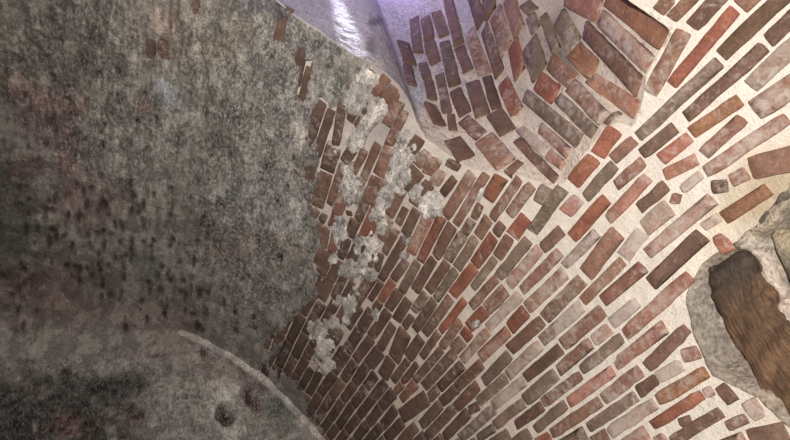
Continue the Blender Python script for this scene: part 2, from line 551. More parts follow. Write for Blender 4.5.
SPOTS_PLASTER = [
    # upper left, sooty
    (40, 40, 110, 110, 0, .60, (104, 98, 90)), (60, 55, 60, 40, 0, .45, (88, 82, 74)), (10, 215, 26, 80, 0, .75, (72, 68, 64)), (5, 120, 40, 40, 0, .4, (90, 84, 80)),
    (170, 20, 34, 38, 0, .7, (164, 152, 140)), (168, 24, 12, 14, 0, .5, (172, 146, 136)), (200, 5, 20, 12, 0, .5, (170, 158, 146)), (120, 60, 30, 60, 0, .3, (118, 114, 108)),
    (172, 94, 8, 18, -38, .85, (190, 194, 200)), (146, 104, 7, 10, 0, .6, (150, 124, 118)),
    # brick showing pink through thin wash
    (68, 160, 8, 60, 0, .75, (132, 108, 104)), (45, 118, 30, 26, 0, .55, (122, 100, 97)), (38, 96, 20, 14, 0, .6, (124, 96, 92)), (28, 165, 20, 12, 0, .6, (126, 98, 95)), (100, 200, 50, 24, 20, .55, (132, 108, 104)),
    (105, 230, 24, 30, 0, .5, (130, 108, 104)), (10, 82, 14, 14, 0, .5, (118, 94, 90)), (75, 100, 12, 16, 0, .5, (122, 98, 94)),
    (50, 292, 62, 34, 0, .8, (116, 97, 92)), (160, 320, 70, 16, 10, .55, (136, 116, 112)), (178, 285, 22, 16, 0, .5, (132, 114, 110)), (120, 310, 20, 14, 0, .4, (126, 108, 104)),
    (30, 235, 46, 18, 0, .6, (98, 96, 90)), (150, 255, 50, 34, 25, .6, (142, 140, 134)), (140, 225, 34, 26, 0, .45, (138, 135, 129)), (110, 275, 20, 24, 0, .5, (120, 118, 112)),
    # grey pitted zone in the middle
    (240, 160, 62, 70, 0, .45, (150, 146, 139)), (255, 260, 60, 60, 0, .5, (138, 134, 128)), (212, 190, 22, 60, 0, .5, (124, 115, 108)), (290, 210, 16, 40, 0, .5, (170, 168, 166)),
    (252, 240, 14, 16, 0, .4, (142, 122, 110)), (226, 248, 10, 9, 0, .5, (140, 112, 100)), (285, 250, 20, 22, 0, .45, (150, 132, 120)), (255, 200, 40, 26, 0, .35, (160, 160, 160)),
    (225, 125, 30, 40, 10, .35, (132, 126, 112)), (232, 40, 26, 24, 0, .6, (150, 138, 120)), (247, 30, 7, 13, 0, .7, (192, 168, 154)), (262, 60, 30, 40, 0, .4, (160, 157, 150)),
    (284, 10, 16, 8, 25, .8, (96, 92, 104)), (260, 5, 18, 8, 0, .7, (110, 108, 116)), (318, 45, 22, 10, 32, .6, (120, 116, 116)), (300, 95, 24, 22, 0, .5, (156, 152, 145)), (302, 130, 6, 12, 0, .8, (194, 186, 176)),
    (330, 85, 20, 14, 0, .5, (150, 148, 142)), (210, 15, 16, 20, 0, .4, (150, 145, 138)), (297, 196, 8, 24, -8, .6, (182, 176, 168)), (305, 175, 10, 20, 0, .4, (164, 146, 138)),
    (180, 215, 20, 30, 0, .3, (126, 122, 112)), (292, 300, 26, 30, 0, .4, (146, 143, 138)), (240, 345, 40, 18, 25, .5, (146, 142, 136)), (298, 345, 30, 22, 0, .4, (140, 130, 126)),
]
cp = paint(basep, PXg, PYg, SPOTS_PLASTER, wob * 1.3) * 1.14
# the loose patches over the brickwork are paler
pf = (np.clip(pat, 0, 1) * (sd < 4))[..., None]
cp = cp * (1 - pf) + lin((232, 222, 214)) * pf
lime = np.clip(blob_field(PXg, PYg, [(262, 190, 62, 130, 0, 1), (290, 80, 60, 70, 0, .9), (370, 220, 60, 90, 0, .9), (230, 60, 50, 50, 0, .6), (90, 60, 90, 90, 0, .35), (130, 130, 80, 50, 0, .5)], wob * 1.6) * .85 + .08, 0, 1)
# streaks running along the courses
st = vnoise(Sg, Yg, 41, 42, 7, 3, .6) * sstep(.2, .6, YF - Yg)
cp = cp * np.clip(1 + 0.42 * st, .45, 1.7)[..., None]
stz = blob_field(PXg, PYg, [(90, 60, 130, 130, 0, 1), (130, 160, 70, 60, 0, .6)], wob, .6)
st2 = vnoise(Sg, Yg, 43, 75, 9, 3, .7) * sstep(.2, .6, YF - Yg)
cp = cp * np.clip(1 + 0.8 * stz * st2, .4, 1.9)[..., None]
gr = vnoise(Sg, Yg, 42, 60, 45, 3, .8); gl = vnoise(Sg, Yg, 44, 14, 10, 4, .65)
cp = cp * np.clip(1 + (0.15 + 0.6 * lime) * gr + (.18 + .35 * lime) * gl, .35, 2.0)[..., None]
dk = sstep(.16, .42, vnoise(Sg, Yg, 45, 30, 22, 4, .7)) * (.25 + .5 * lime)
cp = cp * (1 - .55 * dk[..., None])
pal = sstep(.22, .48, vnoise(Sg, Yg, 46, 24, 15, 4, .7)) * (.15 + .6 * lime)
cp = cp * (1 - pal[..., None]) + lin((188, 182, 174)) * pal[..., None]
cp = cp * (1 - .92 * pits[..., None]) + lin((56, 40, 38)) * (.92 * pits[..., None])
kp = (np.maximum.reduce([pm[:-1, :-1], pm[1:, :-1], pm[1:, 1:], pm[:-1, 1:]]) > 0.02) & keep
Pp = vault_np(Sg, Yg, Hp + H0)
# unseen coarse half carries the same coat
Fp = grid_faces(len(s_lines), len(y_lines), kp)
V_, F_, C_, L_ = compact(Pp.reshape(-1, 3), Fp, cp.reshape(-1, 3), lime.reshape(-1))
link('plaster_coat', mesh_np('plaster_coat', V_, F_, C_, L_), M_PLASTER, ceiling, label='worn grey plaster, pitted and stained, with ragged edges')

# ------------------------------------------------------------------ bricks: each given by its middle line in a close-up of the photograph
BC = {'r': (142, 92, 74), 'o': (144, 104, 80), 'p': (152, 110, 93), 'm': (134, 100, 84), 'b': (111, 86, 73), 'g': (124, 105, 91), 'w': (150, 125, 110), 'd': (102, 80, 66)}
TR = {
 (640, 0): "100 60 165 -20 65 m;165 100 300 -45 75 m;285 120 440 -50 70 b;478 72 140 475 68 r;230 165 55 490 75 m;545 35 640 -60 75 m;445 265 780 -50 80 d;705 190 830 70 80 b;655 245 255 600 72 b;390 345 50 660 75 g;590 425 850 190 92 w",
 (640, 75): "525 140 275 310 85 o;265 320 105 450 85 r;220 275 20 430 75 b;540 225 330 415 75 m;600 190 820 50 110 m;650 300 345 505 66 p",
 (640, 150): "780 20 560 75 68 m;300 45 130 125 72 p;150 185 -20 330 92 b;320 125 215 215 46 w;200 225 190 265 42 m;165 260 -10 400 82 w;380 250 30 543 76 p;380 195 460 185 75 b;470 150 560 110 54 p;425 380 510 325 52 o;490 430 580 385 50 r;350 395 420 350 30 p",
 (640, 225): "45 300 285 75 72 b",
 (640, 300): "230 170 40 350 68 b;265 285 300 275 30 p",
 (640, 356): "195 60 95 115 68 w;90 120 -10 190 68 b;330 95 105 230 66 o;330 205 75 365 58 r;385 178 345 203 42 p;485 185 380 250 32 b;270 330 210 350 28 b;455 275 180 445 68 b;560 325 440 380 32 b;560 385 390 455 70 p;800 390 610 435 24 b;600 270 560 290 18 m",
 (520, 0): "470 -5 722 194 80 o;420 100 655 320 84 p;345 160 625 455 90 m;305 300 400 400 88 o;170 350 270 440 78 m;240 0 410 75 80 p;215 90 290 230 88 g;40 250 90 400 84 g;110 80 175 260 58 g;10 20 60 70 50 g",
 (520, 75): "110 20 190 85 76 r;360 10 650 205 98 p;260 50 440 240 82 m;480 190 600 280 58 b;215 140 390 310 78 g;60 130 320 350 88 g;120 300 270 440 78 p;-10 290 150 440 66 w;600 340 490 440 56 m",
 (520, 150): "390 40 275 172 78 r;500 -110 405 25 78 r;-20 80 70 140 62 b;130 0 250 90 88 p;145 190 100 280 63 g;225 200 65 430 60 g;310 250 240 330 68 p;230 345 150 440 66 m;530 40 385 200 72 g;470 245 265 478 83 r;650 60 500 190 72 m;680 130 445 375 92 p",
 (520, 225): "215 20 110 120 74 b;230 135 40 325 70 m;410 25 215 225 78 w;200 270 30 430 72 p;520 30 360 240 108 m;335 290 150 473 68 m;525 205 330 400 73 m;660 20 545 165 98 w;645 215 430 400 82 m",
 (520, 300): "120 115 -20 240 64 b;290 55 110 215 72 w;425 60 235 225 72 m;205 260 50 390 58 b;375 225 205 370 68 m;620 10 480 130 73 w;470 145 390 210 68 p;530 200 320 365 62 g;745 150 520 325 74 p;800 -50 555 175 83 p",
 (520, 356): "475 85 265 235 60 p;635 75 435 230 74 p;190 95 35 230 68 g;310 105 125 245 60 m;115 265 -20 360 58 b;230 260 75 395 54 g;380 265 185 395 63 m;580 225 365 375 60 g;700 250 470 400 64 w;455 402 380 447 50 b;650 400 530 480 63 p;340 400 200 480 58 g;140 410 90 440 44 r;40 400 -30 450 48 g;720 440 760 420 38 p",
 (390, 0): "305 0 360 225 42 b;425 -40 470 125 54 b;510 -10 525 90 44 b;495 135 570 345 56 b;425 180 500 395 64 m;365 250 405 355 54 b;295 250 335 420 54 b;205 240 230 320 48 b;185 110 200 190 48 b;250 80 285 180 44 b;130 120 150 270 44 b;85 250 105 310 38 b;180 340 210 440 48 b;250 355 300 470 56 b;560 120 600 260 58 m;640 10 690 160 58 m;655 200 690 360 58 r;740 60 780 160 50 g",
 (390, 75): "265 20 300 190 54 b;430 20 490 210 74 b;510 20 560 180 58 b;565 195 630 290 66 b;595 70 650 190 54 r;340 80 385 190 66 b;385 230 480 320 68 m;490 330 600 460 76 m;320 220 330 280 44 b;215 190 265 290 72 b;140 190 190 310 58 b;90 190 50 300 48 m;330 350 430 480 62 b;650 310 851 513 55 b;160 330 110 400 56 b;205 20 225 120 46 b;30 90 -5 180 44 m",
 (390, 150): "350 50 320 100 68 b;420 140 290 350 63 m;505 125 370 348 48 m;585 140 510 260 68 r;670 155 535 360 63 m;725 205 625 340 63 m;655 78 765 142 63 b;330 150 270 230 58 b;240 40 200 130 66 m;270 110 230 180 54 m;200 10 140 80 58 m;120 135 95 165 44 b;190 200 140 260 34 b;60 250 25 315 48 b;80 290 40 380 40 b;130 340 85 430 45 b;450 325 468 338 46 b;345 365 290 460 48 b;430 375 380 460 63 b;500 395 460 460 72 m;590 385 560 430 58 b;715 350 650 440 78 r",
 (390, 225): "185 0 120 140 58 p;250 0 155 190 58 r;330 0 250 150 58 b;395 30 300 185 68 g;440 90 385 180 58 g;550 50 455 190 88 r;620 60 565 150 58 m;545 190 430 345 63 g;730 80 575 270 63 g;786 120 625 310 63 p;80 200 30 285 58 b;140 190 65 330 53 g;225 190 140 335 63 b;300 200 205 345 58 b;330 260 240 390 58 g;430 230 325 370 73 r;535 295 420 425 68 m;600 345 520 430 73 m;690 365 535 525 63 w;115 360 60 450 48 b;40 350 -10 430 48 b;190 350 140 430 53 g;285 400 240 460 48 b;15 310 -20 350 40 m;35 150 5 230 45 b;30 30 -5 110 40 b",
 (390, 300): "285 40 185 180 58 b;400 0 270 165 58 r;215 30 130 160 53 b;115 80 75 140 48 b;75 190 25 310 73 b;250 180 165 300 53 b;375 100 275 235 63 m;490 60 440 110 63 r;400 160 375 190 48 r;365 215 335 250 58 m;510 180 400 305 53 p;610 155 460 300 63 p;670 95 630 140 68 r;615 300 490 430 63 g;760 255 615 390 63 w;480 335 360 450 68 b;375 345 280 440 58 b;325 290 200 430 58 b;260 265 130 420 53 b;145 330 70 430 48 b;170 200 110 290 63 b;100 310 20 420 53 b;15 130 -30 210 45 b;10 340 -20 400 45 b;100 10 40 110 48 b",
 (390, 356): "460 150 350 265 63 b;595 125 470 235 58 g;685 140 545 250 53 w;695 250 555 360 53 g;525 295 405 400 58 g;425 285 465 265 48 b;405 305 300 410 53 b;345 185 255 270 53 b;335 285 200 425 44 b;290 240 170 370 48 b;160 235 65 305 44 b;545 380 480 425 38 g;620 400 550 445 46 g;720 400 650 445 48 g",
 (280, 65): "140 20 100 190 45 b;210 240 180 330 50 b;270 245 205 450 52 b;345 200 310 400 76 b;385 240 360 300 46 b;440 265 410 310 43 b;415 0 385 60 43 b;490 30 430 80 53 g;560 60 485 150 53 m;600 115 540 190 53 m;625 190 560 320 58 m;655 240 570 420 48 m;530 370 480 470 58 m;675 30 685 80 33 b",
 (280, 140): "265 20 225 150 48 b;155 150 150 200 43 b;400 40 360 105 33 b;440 50 405 120 53 m;515 20 445 185 53 m;575 0 510 170 48 m;500 190 455 310 56 m;250 180 200 350 56 m;325 150 260 340 48 m;320 310 275 440 53 r;440 335 395 440 53 b;355 370 365 400 46 b;590 390 540 460 48 m;235 390 210 440 43 b;190 385 170 420 38 b",
 (280, 215): "240 30 225 170 53 m;290 0 270 50 43 r;280 155 270 200 48 r;265 200 235 275 48 b;415 10 370 120 48 b;355 130 330 200 48 b;410 150 375 220 48 b;500 45 470 110 58 r;580 20 530 130 53 m;610 70 545 200 48 m;530 210 505 300 48 b;500 210 485 255 43 b;300 265 270 330 53 b;325 340 285 430 43 b;260 360 225 430 48 b;365 380 340 430 33 b;610 190 530 330 48 b;670 240 600 340 53 b;500 330 430 440 48 m;590 350 540 430 53 r;530 350 480 430 43 b;700 280 640 380 53 b;740 330 700 400 48 b",
 (240, 0): "220 90 205 190 45 b;330 340 310 430 45 b;575 300 555 360 45 b;615 330 600 380 45 b",
 (100, 0): "272 190 268 300 45 b;340 190 338 310 45 b;500 -30 498 70 45 b",
}
LIMED = {'w': .30, 'p': .20, 'm': .14, 'g': .12, 'r': .08, 'o': .06, 'b': .06, 'd': .0}
bricks_v, bricks_s = [], []        # (s, y, half length, half width, turn, tint, lime)


def quad_has(q, x, y):
    c, d, l, w = q
    v = np.array([x, y]) - c
    return abs(v @ d) < l and abs(v @ np.array([-d[1], d[0]])) < w


K = 5.24
raw = []
for (x0, y0), txt in TR.items():
    for ln in txt.split(';'):
        f = ln.split()
        a = np.array([x0 + float(f[0]) / K, y0 + float(f[1]) / K]); b = np.array([x0 + float(f[2]) / K, y0 + float(f[3]) / K])
        raw.append((a, b, float(f[4]) / K, f[5]))
raw.sort(key=lambda q: -np.linalg.norm(q[1] - q[0]))
seen = []
for a, b, w, code in raw:
        mid = (a + b) / 2
        L = np.linalg.norm(b - a); d = (b - a) / L
        dup_ = False
        for m2_, d2_, l2_, w2_ in seen:
            v = mid - m2_
            off = abs(v @ np.array([-d2_[1], d2_[0]])); along = abs(v @ d2_)
            if abs(d @ d2_) > .8 and off < .5 * min(w, 2 * w2_) and (l2_ + L / 2 - along) > .40 * L:
                dup_ = True; break
            if quad_has((m2_, d2_, l2_ * .9, w2_ * .75), *mid):
                dup_ = True; break
        if dup_:
            continue
        seen.append((mid, d, L / 2, w / 2))
        c = .94 * lin(BC[code]) * (1 + 0.10 * rng.standard_normal()) * (1 + 0.022 * rng.standard_normal(3))
        lm = LIMED[code] + 0.10 * rng.random()
        dust = float(1 - sstep(310, 470, mid[0]))          # the old bricks by the plaster are dull with grime
        if not inside(mouth_px, *mid):
            c = c * (1 - .5 * dust) + lin((96, 80, 74)) * .5 * dust
        perp = np.array([-d[1], d[0]])
        in_shaft = inside(mouth_px, *mid)
        if in_shaft:
            for tries in range(14):
                if inside(mouth_px, *a) or not inside(mouth_px, *b): break
                a = a + d * 2
            for tries in range(14):
                if inside(mouth_px, *b) or not inside(mouth_px, *a): break
                b = b - d * 2
            pa, pb = shaft_hit(*a), shaft_hit(*b)
            mid = (a + b) / 2
            p1, p2 = shaft_hit(*(mid + perp * w / 2)), shaft_hit(*(mid - perp * w / 2))
            if None in (pa, pb, p1, p2) or (397 < mid[0] < 417 and 98 < mid[1] < 132):
                continue                                    # the corner itself is only lime
            lst = bricks_s
        else:
            for tries in range(14):
                if not inside(mouth_px, *a) and not inside(NICHE, *a): break
                a = a + d * 2
            for tries in range(14):
                if not inside(mouth_px, *b) and not inside(NICHE, *b): break
                b = b - d * 2
            mid = (a + b) / 2
            pa, pb = vault_hit(*a), vault_hit(*b)
            p1, p2 = vault_hit(*(mid + perp * w / 2)), vault_hit(*(mid - perp * w / 2))
            lst = bricks_v
        pa, pb, p1, p2 = map(np.array, (pa, pb, p1, p2))
        L3 = np.linalg.norm(pb - pa)
        if L3 < 0.01:
            continue
        d3 = (pb - pa) / L3
        n3 = np.array([-d3[1], d3[0]])
        wv = (p2 - p1) / 2
        W3 = abs(wv @ n3)
        near_groin = min(math.hypot(mid[0] - q[0], mid[1] - q[1]) for q in MOUTH[5:]) < 26
        near_groin = near_groin and not in_shaft
        if near_groin:
            # cut bricks along the groin are no longer square
            n3 = wv / np.linalg.norm(wv) * np.sign(wv @ n3); W3 = np.linalg.norm(wv)
        elif L3 > 0.12:
            an = math.atan2(d3[0] * np.sign(d3[1]), abs(d3[1]))
            an = max(-0.30, min(0.30, an))
            d3 = np.array([math.sin(an), math.cos(an)]); n3 = np.array([-d3[1], d3[0]])
        lst.append(((pa + pb) / 2, L3 / 2, max(0.012, W3) * (1.14 if near_groin else 1), d3, c, lm, n3, near_groin))

# the far end of the vault: courses too small to copy one by one follow the bond
def overlaps(sv, yv):
    for m_, L_, W_, d_, c_, l_, n_, g_ in bricks_v:
        v = np.array([sv, yv]) - m_
        if abs(v @ d_) < L_ + 0.035 and abs(v @ np.array([-d_[1], d_[0]])) < W_ + 0.022:
            return True
    return False


FILL = [(262, 300), (300, 300), (345, 285), (430, 285), (470, 330), (540, 395), (560, 450), (330, 470), (255, 372)]
s0 = vault_hit(330, 400)[0]
for k in range(-14, 24):
    sv = s0 + k * 0.0635 + 0.004 * rng.standard_normal()
    yv = 1.4 + 0.2 * rng.random()
    while yv < YF - 0.02:
        ln = 0.20 * (0.55 if rng.random() < .3 else 1.0) * (1 + .08 * rng.standard_normal())
        yc = yv + ln / 2
        P = vault_np(np.array(sv), np.array(yc), 0)
        x, y = to_px(P)
        if inside(FILL, float(x), float(y)) and not any(overlaps(sv, yc + q * ln * .3) for q in (-1, 0, 1)):
            c = lin((98, 78, 70) if rng.random() < .7 else (112, 88, 78)) * (0.92 + 0.10 * rng.standard_normal())
            bricks_v.append((np.array([sv, yc]), ln / 2, 0.0245, np.array([0.02 * rng.standard_normal(), 1.0]), c, .08 + .1 * rng.random(), None, False))
        yv += ln + 0.012
# small corrections of width where rows would run into each other are left to the mortar


def grow(lst, gapw0, gapl0, maxw, maxl, zone=None):
    C = np.array([b[0] for b in lst]); Ls = np.array([b[1] for b in lst]); Ws = np.array([b[2] for b in lst]); D = np.array([b[3] for b in lst])
    NN = np.array([b[6] if b[6] is not None else (-b[3][1], b[3][0]) for b in lst])
    fixed = [b[7] for b in lst]
    L0, W0 = Ls.copy(), Ws.copy()
    C0 = C.copy()

    def free(i, probes):
        v = probes[:, None, :] - C[None]
        a = np.abs((v * D[None]).sum(-1)) - Ls[None]; b = np.abs((v * NN[None]).sum(-1)) - Ws[None]
        g = np.maximum(a, b); g[:, i] = 9
        return g.min()
    for it in range(16):
        for i in range(len(lst)):
            if fixed[i]:
                continue
            z = zone(C[i]) if zone else 1.0
            gapw, gapl = gapw0 * z, gapl0 * z
            for sg in (-1, 1):
                if Ws[i] < W0[i] * maxw:
                    t = np.linspace(-.85, .85, 7)[:, None]
                    pr = C[i] + D[i] * t * Ls[i] + NN[i] * sg * Ws[i]
                    g = free(i, pr)
                    if g > gapw + .0012:
                        q = min(.0015, (g - gapw) / 2); Ws[i] += q / 2; C[i] = C[i] + NN[i] * sg * q / 2
                    elif g < gapw * .6 and Ws[i] > .017:
                        q = .001; Ws[i] -= q / 2; C[i] = C[i] - NN[i] * sg * q / 2
                if Ls[i] < L0[i] + maxl:
                    t = np.linspace(-.8, .8, 4)[:, None]
                    pr = C[i] + NN[i] * t * Ws[i] + D[i] * sg * Ls[i]
                    g = free(i, pr)
                    if g > gapl + .002 :
                        q = min(.003, (g - gapl) / 2); Ls[i] += q / 2; C[i] = C[i] + D[i] * sg * q / 2
                    elif g < gapl * .5 and Ls[i] > .03:
                        q = .002; Ls[i] -= q / 2; C[i] = C[i] - D[i] * sg * q / 2
    return [(C[i], Ls[i], Ws[i]) + tuple(lst[i][3:]) for i in range(len(lst))]


def keep_clear(lst, polys, gap):
    """no brick of the vault runs over the rim of an opening"""
    out = []
    for m_, L, W, d, c, l, n_, g in lst:
        for k in range(0 if g else 30):
            hit_ = 0
            for sg in (-1, 1):
                for t in (-.5, 0, .5):
                    p = m_ + d * sg * (L + gap) + np.array([-d[1], d[0]]) * W * t
                    if any(inside(q, *p) for q in polys):
                        hit_ = sg
            if not hit_ or L < .02:
                break
            L -= .003; m_ = m_ - d * hit_ * .003
        out.append((m_, L, W, d, c, l, n_, g))
    return out


def joint_zone(c):
    """joints are tight at the far end and wider towards the springing on the right"""
    x, y = to_px(np.array(vault(c[0], c[1])[0]))
    return float(0.68 + 0.32 * sstep(400, 620, x))


bricks_v = grow(bricks_v, 0.0105, 0.0105, 1.4, 0.035, joint_zone)
# gaps in the traced bond close with bricks of the same course
FILLB = [(330, 300), (360, 260), (440, 225), (560, 200), (620, 230), (640, 440), (560, 460), (400, 460), (320, 440)]
sv = vault_hit(440, 225)[0] - .3
while sv < vault_hit(640, 438)[0]:
    yv = 0.75
    while yv < 2.9:
        x, y = to_px(np.array(vault(sv, yv)[0]))
        if inside(FILLB, float(x), float(y)):
            q = np.array([sv, yv]); ok = True
            for m_, L_, W_, d_, c_, l_, n_, g_ in bricks_v:
                v = q - m_
                if abs(v[0]) < W_ + 0.023 and abs(v[1]) < L_ + 0.045:
                    ok = False; break
            if ok:
                c = lin(BC['b' if rng.random() < .6 else 'm']) * (0.95 + 0.1 * rng.standard_normal())
                bricks_v.append((q, 0.04, 0.018, np.array([0.0, 1.0]), c, .08 + .08 * rng.random(), None, False))
        yv += 0.02
    sv += 0.008
bricks_v = grow(bricks_v, 0.0105, 0.0105, 1.4, 0.060, joint_zone)
bricks_v = keep_clear(bricks_v, (mouth_fine, niche_sy), 0.001)
bricks_s = grow(bricks_s, 0.007, 0.008, 1.5, 0.075)


def mouth_h(p):
    p = p % arc[-1]
    i = min(int(np.searchsorted(arc, p, side='right') - 1), len(m2) - 1)
    f = (p - arc[i]) / (arc[i + 1] - arc[i])
    h = (mouth3 - EYE) @ SH
    return h[i] * (1 - f) + h[(i + 1) % len(h)] * f


def above_mouth(lst):
    out = []
    for m_, L, W, d, c, l, n_, g in lst:
        if d[1] < 0: d = -d; n_ = -n_
        for k in range(60):
            low = max(mouth_h((m_ - d * L + n_ * W * t)[0]) + .001 - (m_ - d * L + n_ * W * t)[1] for t in (-.7, 0, .7))
            if low <= 0 or L < .014:
                break
            L -= .003; m_ = m_ + d * .003
        if low <= 0:
            out.append((m_, L, W, d, c, l, n_, g))
    return out


bricks_s = above_mouth(bricks_s)
_k = []
for b_ in bricks_s:
    x, y = to_px(shaft(*b_[0])[0])
    if not (398 < x < 431 and 104 < y < 136):          # where the shaft turns its corner there is only lime
        _k.append(b_)
bricks_s = _k


# the brickwork runs on beyond the picture's edges
sv = vault_hit(700, 0)[0] - .95
row = 0
while sv < QTR + 1.2:
    yv = -1.4 + (0.115 if row % 2 else 0) + .03 * rng.random()
    while yv < 2.6:
        ln = 0.215 * (1 + .07 * rng.standard_normal())
        q = np.array([sv + .004 * rng.standard_normal(), yv + ln / 2])
        P = np.array(vault(q[0], q[1])[0]); x, y = to_px(P)
        dep = ((P - EYE) @ CAM2W)[2]
        ends = [(q[0] + e * .03, q[1] + g * (ln / 2 + .01)) for e in (-1, 0, 1) for g in (-1, 0, 1)]
        offpic = dep < .15 or x > 822 or y < -30 or y > 470
        if offpic and not any(inside(mouth_fine, *e) or inside(niche_sy, *e) for e in ends):
            ok = True
            for m_, L_, W_, d_, c_, l_, n_, g_ in bricks_v:
                v = q - m_
                if abs(v[0]) < W_ + .028 and abs(v[1]) < L_ + ln / 2:
                    ok = False; break
            if ok:
                c = .94 * lin(BC[rng.choice(list('rmmbbgpo'))]) * (1 + .1 * rng.standard_normal())
                bricks_v.append((q, ln / 2 - .006, 0.026, np.array([0.0, 1.0]), c, .1 + .1 * rng.random(), None, False))
        yv += ln
    sv += 0.066; row += 1
pp = 0.0
while pp < arc[-1]:
    hv = 0.0 + .2 * rng.random()
    while hv < 3.0:
        ln = 0.21
        q = np.array([pp, hv + ln / 2])
        P0_, n0_ = shaft(pp, hv + ln / 2)
        x, y = to_px(P0_)
        vis_wall = n0_ @ (EYE - P0_) > 0 and ((P0_ - EYE) @ CAM2W)[2] > .1
        # the whitewashed stretch stays bare
        if (y < -22 or not vis_wall) and hv > mouth_h(pp) + .03 and not (vis_wall and x < 400):
            if all(abs(pp - b[0][0]) > b[2] + .03 or abs(q[1] - b[0][1]) > b[1] + ln / 2 for b in bricks_s):
                c = .94 * lin(BC[rng.choice(list('rmmbbgg'))]) * (1 + .1 * rng.standard_normal())
                bricks_s.append((q, ln / 2 - .006, 0.026, np.array([0.0, 1.0]), c, .1 + .1 * rng.random(), None, False))
        hv += ln
    pp += 0.066


def build_bricks(lst, surf, proud=0.0055):
    V, Fs, Cs, Ls = [], [], [], []
    NU, NV = 13, 8
    for bi, (m_, L, W, d, c, lm, n_, g_) in enumerate(lst):
        
        rcs = [min(W * .9, 0.0025 + 0.007 * random.random() ** 2) for _ in range(4)]
        hh = proud + 0.0035 * random.random()
        tilt = (random.uniform(-.0035, .0035), random.uniform(-.003, .003))
        skew = random.uniform(-.12, .12) * (not g_)
        if n_ is None: n_ = np.array([-d[1], d[0]])
        us = np.concatenate([[-1.0, -1.0], np.linspace(-1, 1, NU - 4), [1.0, 1.0]])
        vs = np.concatenate([[-1.0, -1.0], np.linspace(-1, 1, NV - 4), [1.0, 1.0]])
        off = len(V)
        for i in range(NU):
            for j in range(NV):
                ring = min(i, j, NU - 1 - i, NV - 1 - j)
                inset = (-0.0015, 0.0, 0.0028)[min(ring, 2)]
                LL, WW = L - inset, W - inset
                x, y = us[i] * LL, vs[j] * WW
                r = rcs[(0 if us[i] < 0 else 1) + (0 if vs[j] < 0 else 2)]
                r = min(r, WW * .98, LL * .98)
                qx, qy = max(abs(x) - (LL - r), 0), max(abs(y) - (WW - r), 0)
                ql = math.hypot(qx, qy)
                if ql > r:
                    x = math.copysign(LL - r + qx * r / ql, x); y = math.copysign(WW - r + qy * r / ql, y)
                x += skew * y
                p = m_ + d * x + n_ * y
                nv = N.noise_vector(Vector((p[0] * 22 + bi, p[1] * 22, bi * 3.7)))
                p = p + np.array([nv[0], nv[1]]) * 0.0036
                h = (-0.012, hh * .55, hh)[min(ring, 2)]
                if ring >= 1:
                    h += tilt[0] * us[i] + tilt[1] * vs[j]
                    h += 0.0026 * N.noise(Vector((p[0] * 45, p[1] * 45, bi * 1.3))) + 0.002 * N.noise(Vector((p[0] * 14, p[1] * 14, bi * 2.1)))
                V.append(surf(p[0], p[1], h))
                g = 1 + 0.22 * N.noise(Vector((p[0] * 12, p[1] * 12, bi * .7)))
                Cs.append(c * g); Ls.append(lm + 0.16 * N.noise(Vector((p[0] * 9, p[1] * 9, 50 + bi * .9))))
        for i in range(NU - 1):
            for j in range(NV - 1):
                a = off + i * NV + j
                Fs.append((a, a + NV, a + NV + 1, a + 1))
    return np.array(V), np.array(Fs), np.clip(np.array(Cs), 0, 1), np.array(Ls)


V_, F_, C_, L_ = build_bricks(bricks_v, lambda s, y, h: vault(s, y, h)[0])
link('brickwork', mesh_np('brickwork', V_, F_, C_, L_), M_BRICK, ceiling, label='red-brown bricks in courses along the vault')

# ------------------------------------------------------------------ the light shaft
hs_top = 0.95
p_lines = lines((0, arc[-1], 0.011))
SHV, SHC, SHL = [], [], []
h_mouth = (mouth3 - EYE) @ SH
NH = 130
us = np.linspace(0, 1, NH) ** 1.6
for p in p_lines:
    i = min(int(np.searchsorted(arc, p % arc[-1], side='right') - 1), len(m2) - 1)
    f = ((p % arc[-1]) - arc[i]) / (arc[i + 1] - arc[i])
    hm = h_mouth[i] * (1 - f) + h_mouth[(i + 1) % len(m2)] * f
    for u in us:
        SHV.append((p, hm - 0.004 + u * (3.3 - hm)))
SHV = np.array(SHV)
nz = 0.0045 * vnoise(SHV[:, 0], SHV[:, 1], 51, 18, 18, 4, .65) - 0.001
first_row = np.tile(np.r_[0.0, 0.4, 0.8, np.ones(NH - 3)], len(p_lines))
PS = np.array([shaft(p, h, float(o))[0] for (p, h), o in zip(SHV, nz * first_row)])
sx, sy_ = to_px(PS)
bs = np.empty((len(PS), 3)); bs[:] = lin((205, 190, 175))
w2 = vnoise(SHV[:, 0], SHV[:, 1], 53, 9, 6, 4)
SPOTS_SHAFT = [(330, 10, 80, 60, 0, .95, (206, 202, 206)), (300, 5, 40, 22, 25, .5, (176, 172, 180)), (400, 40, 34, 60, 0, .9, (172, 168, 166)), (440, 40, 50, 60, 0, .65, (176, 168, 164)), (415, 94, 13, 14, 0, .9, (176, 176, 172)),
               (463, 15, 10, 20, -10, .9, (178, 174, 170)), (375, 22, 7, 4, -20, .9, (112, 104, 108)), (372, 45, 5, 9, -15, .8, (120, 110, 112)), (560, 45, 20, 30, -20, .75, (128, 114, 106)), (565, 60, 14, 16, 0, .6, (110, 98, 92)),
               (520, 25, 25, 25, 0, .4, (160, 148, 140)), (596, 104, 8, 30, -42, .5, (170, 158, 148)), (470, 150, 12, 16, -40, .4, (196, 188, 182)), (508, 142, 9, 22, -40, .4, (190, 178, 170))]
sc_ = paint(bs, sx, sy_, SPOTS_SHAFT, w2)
ls_ = np.clip(blob_field(sx, sy_, [(330, 20, 70, 60, 0, .3), (420, 60, 50, 80, 0, .5)], w2), 0, 1)
V_, F_, C_, L_ = compact(PS, grid_faces(len(p_lines), NH), sc_, ls_)
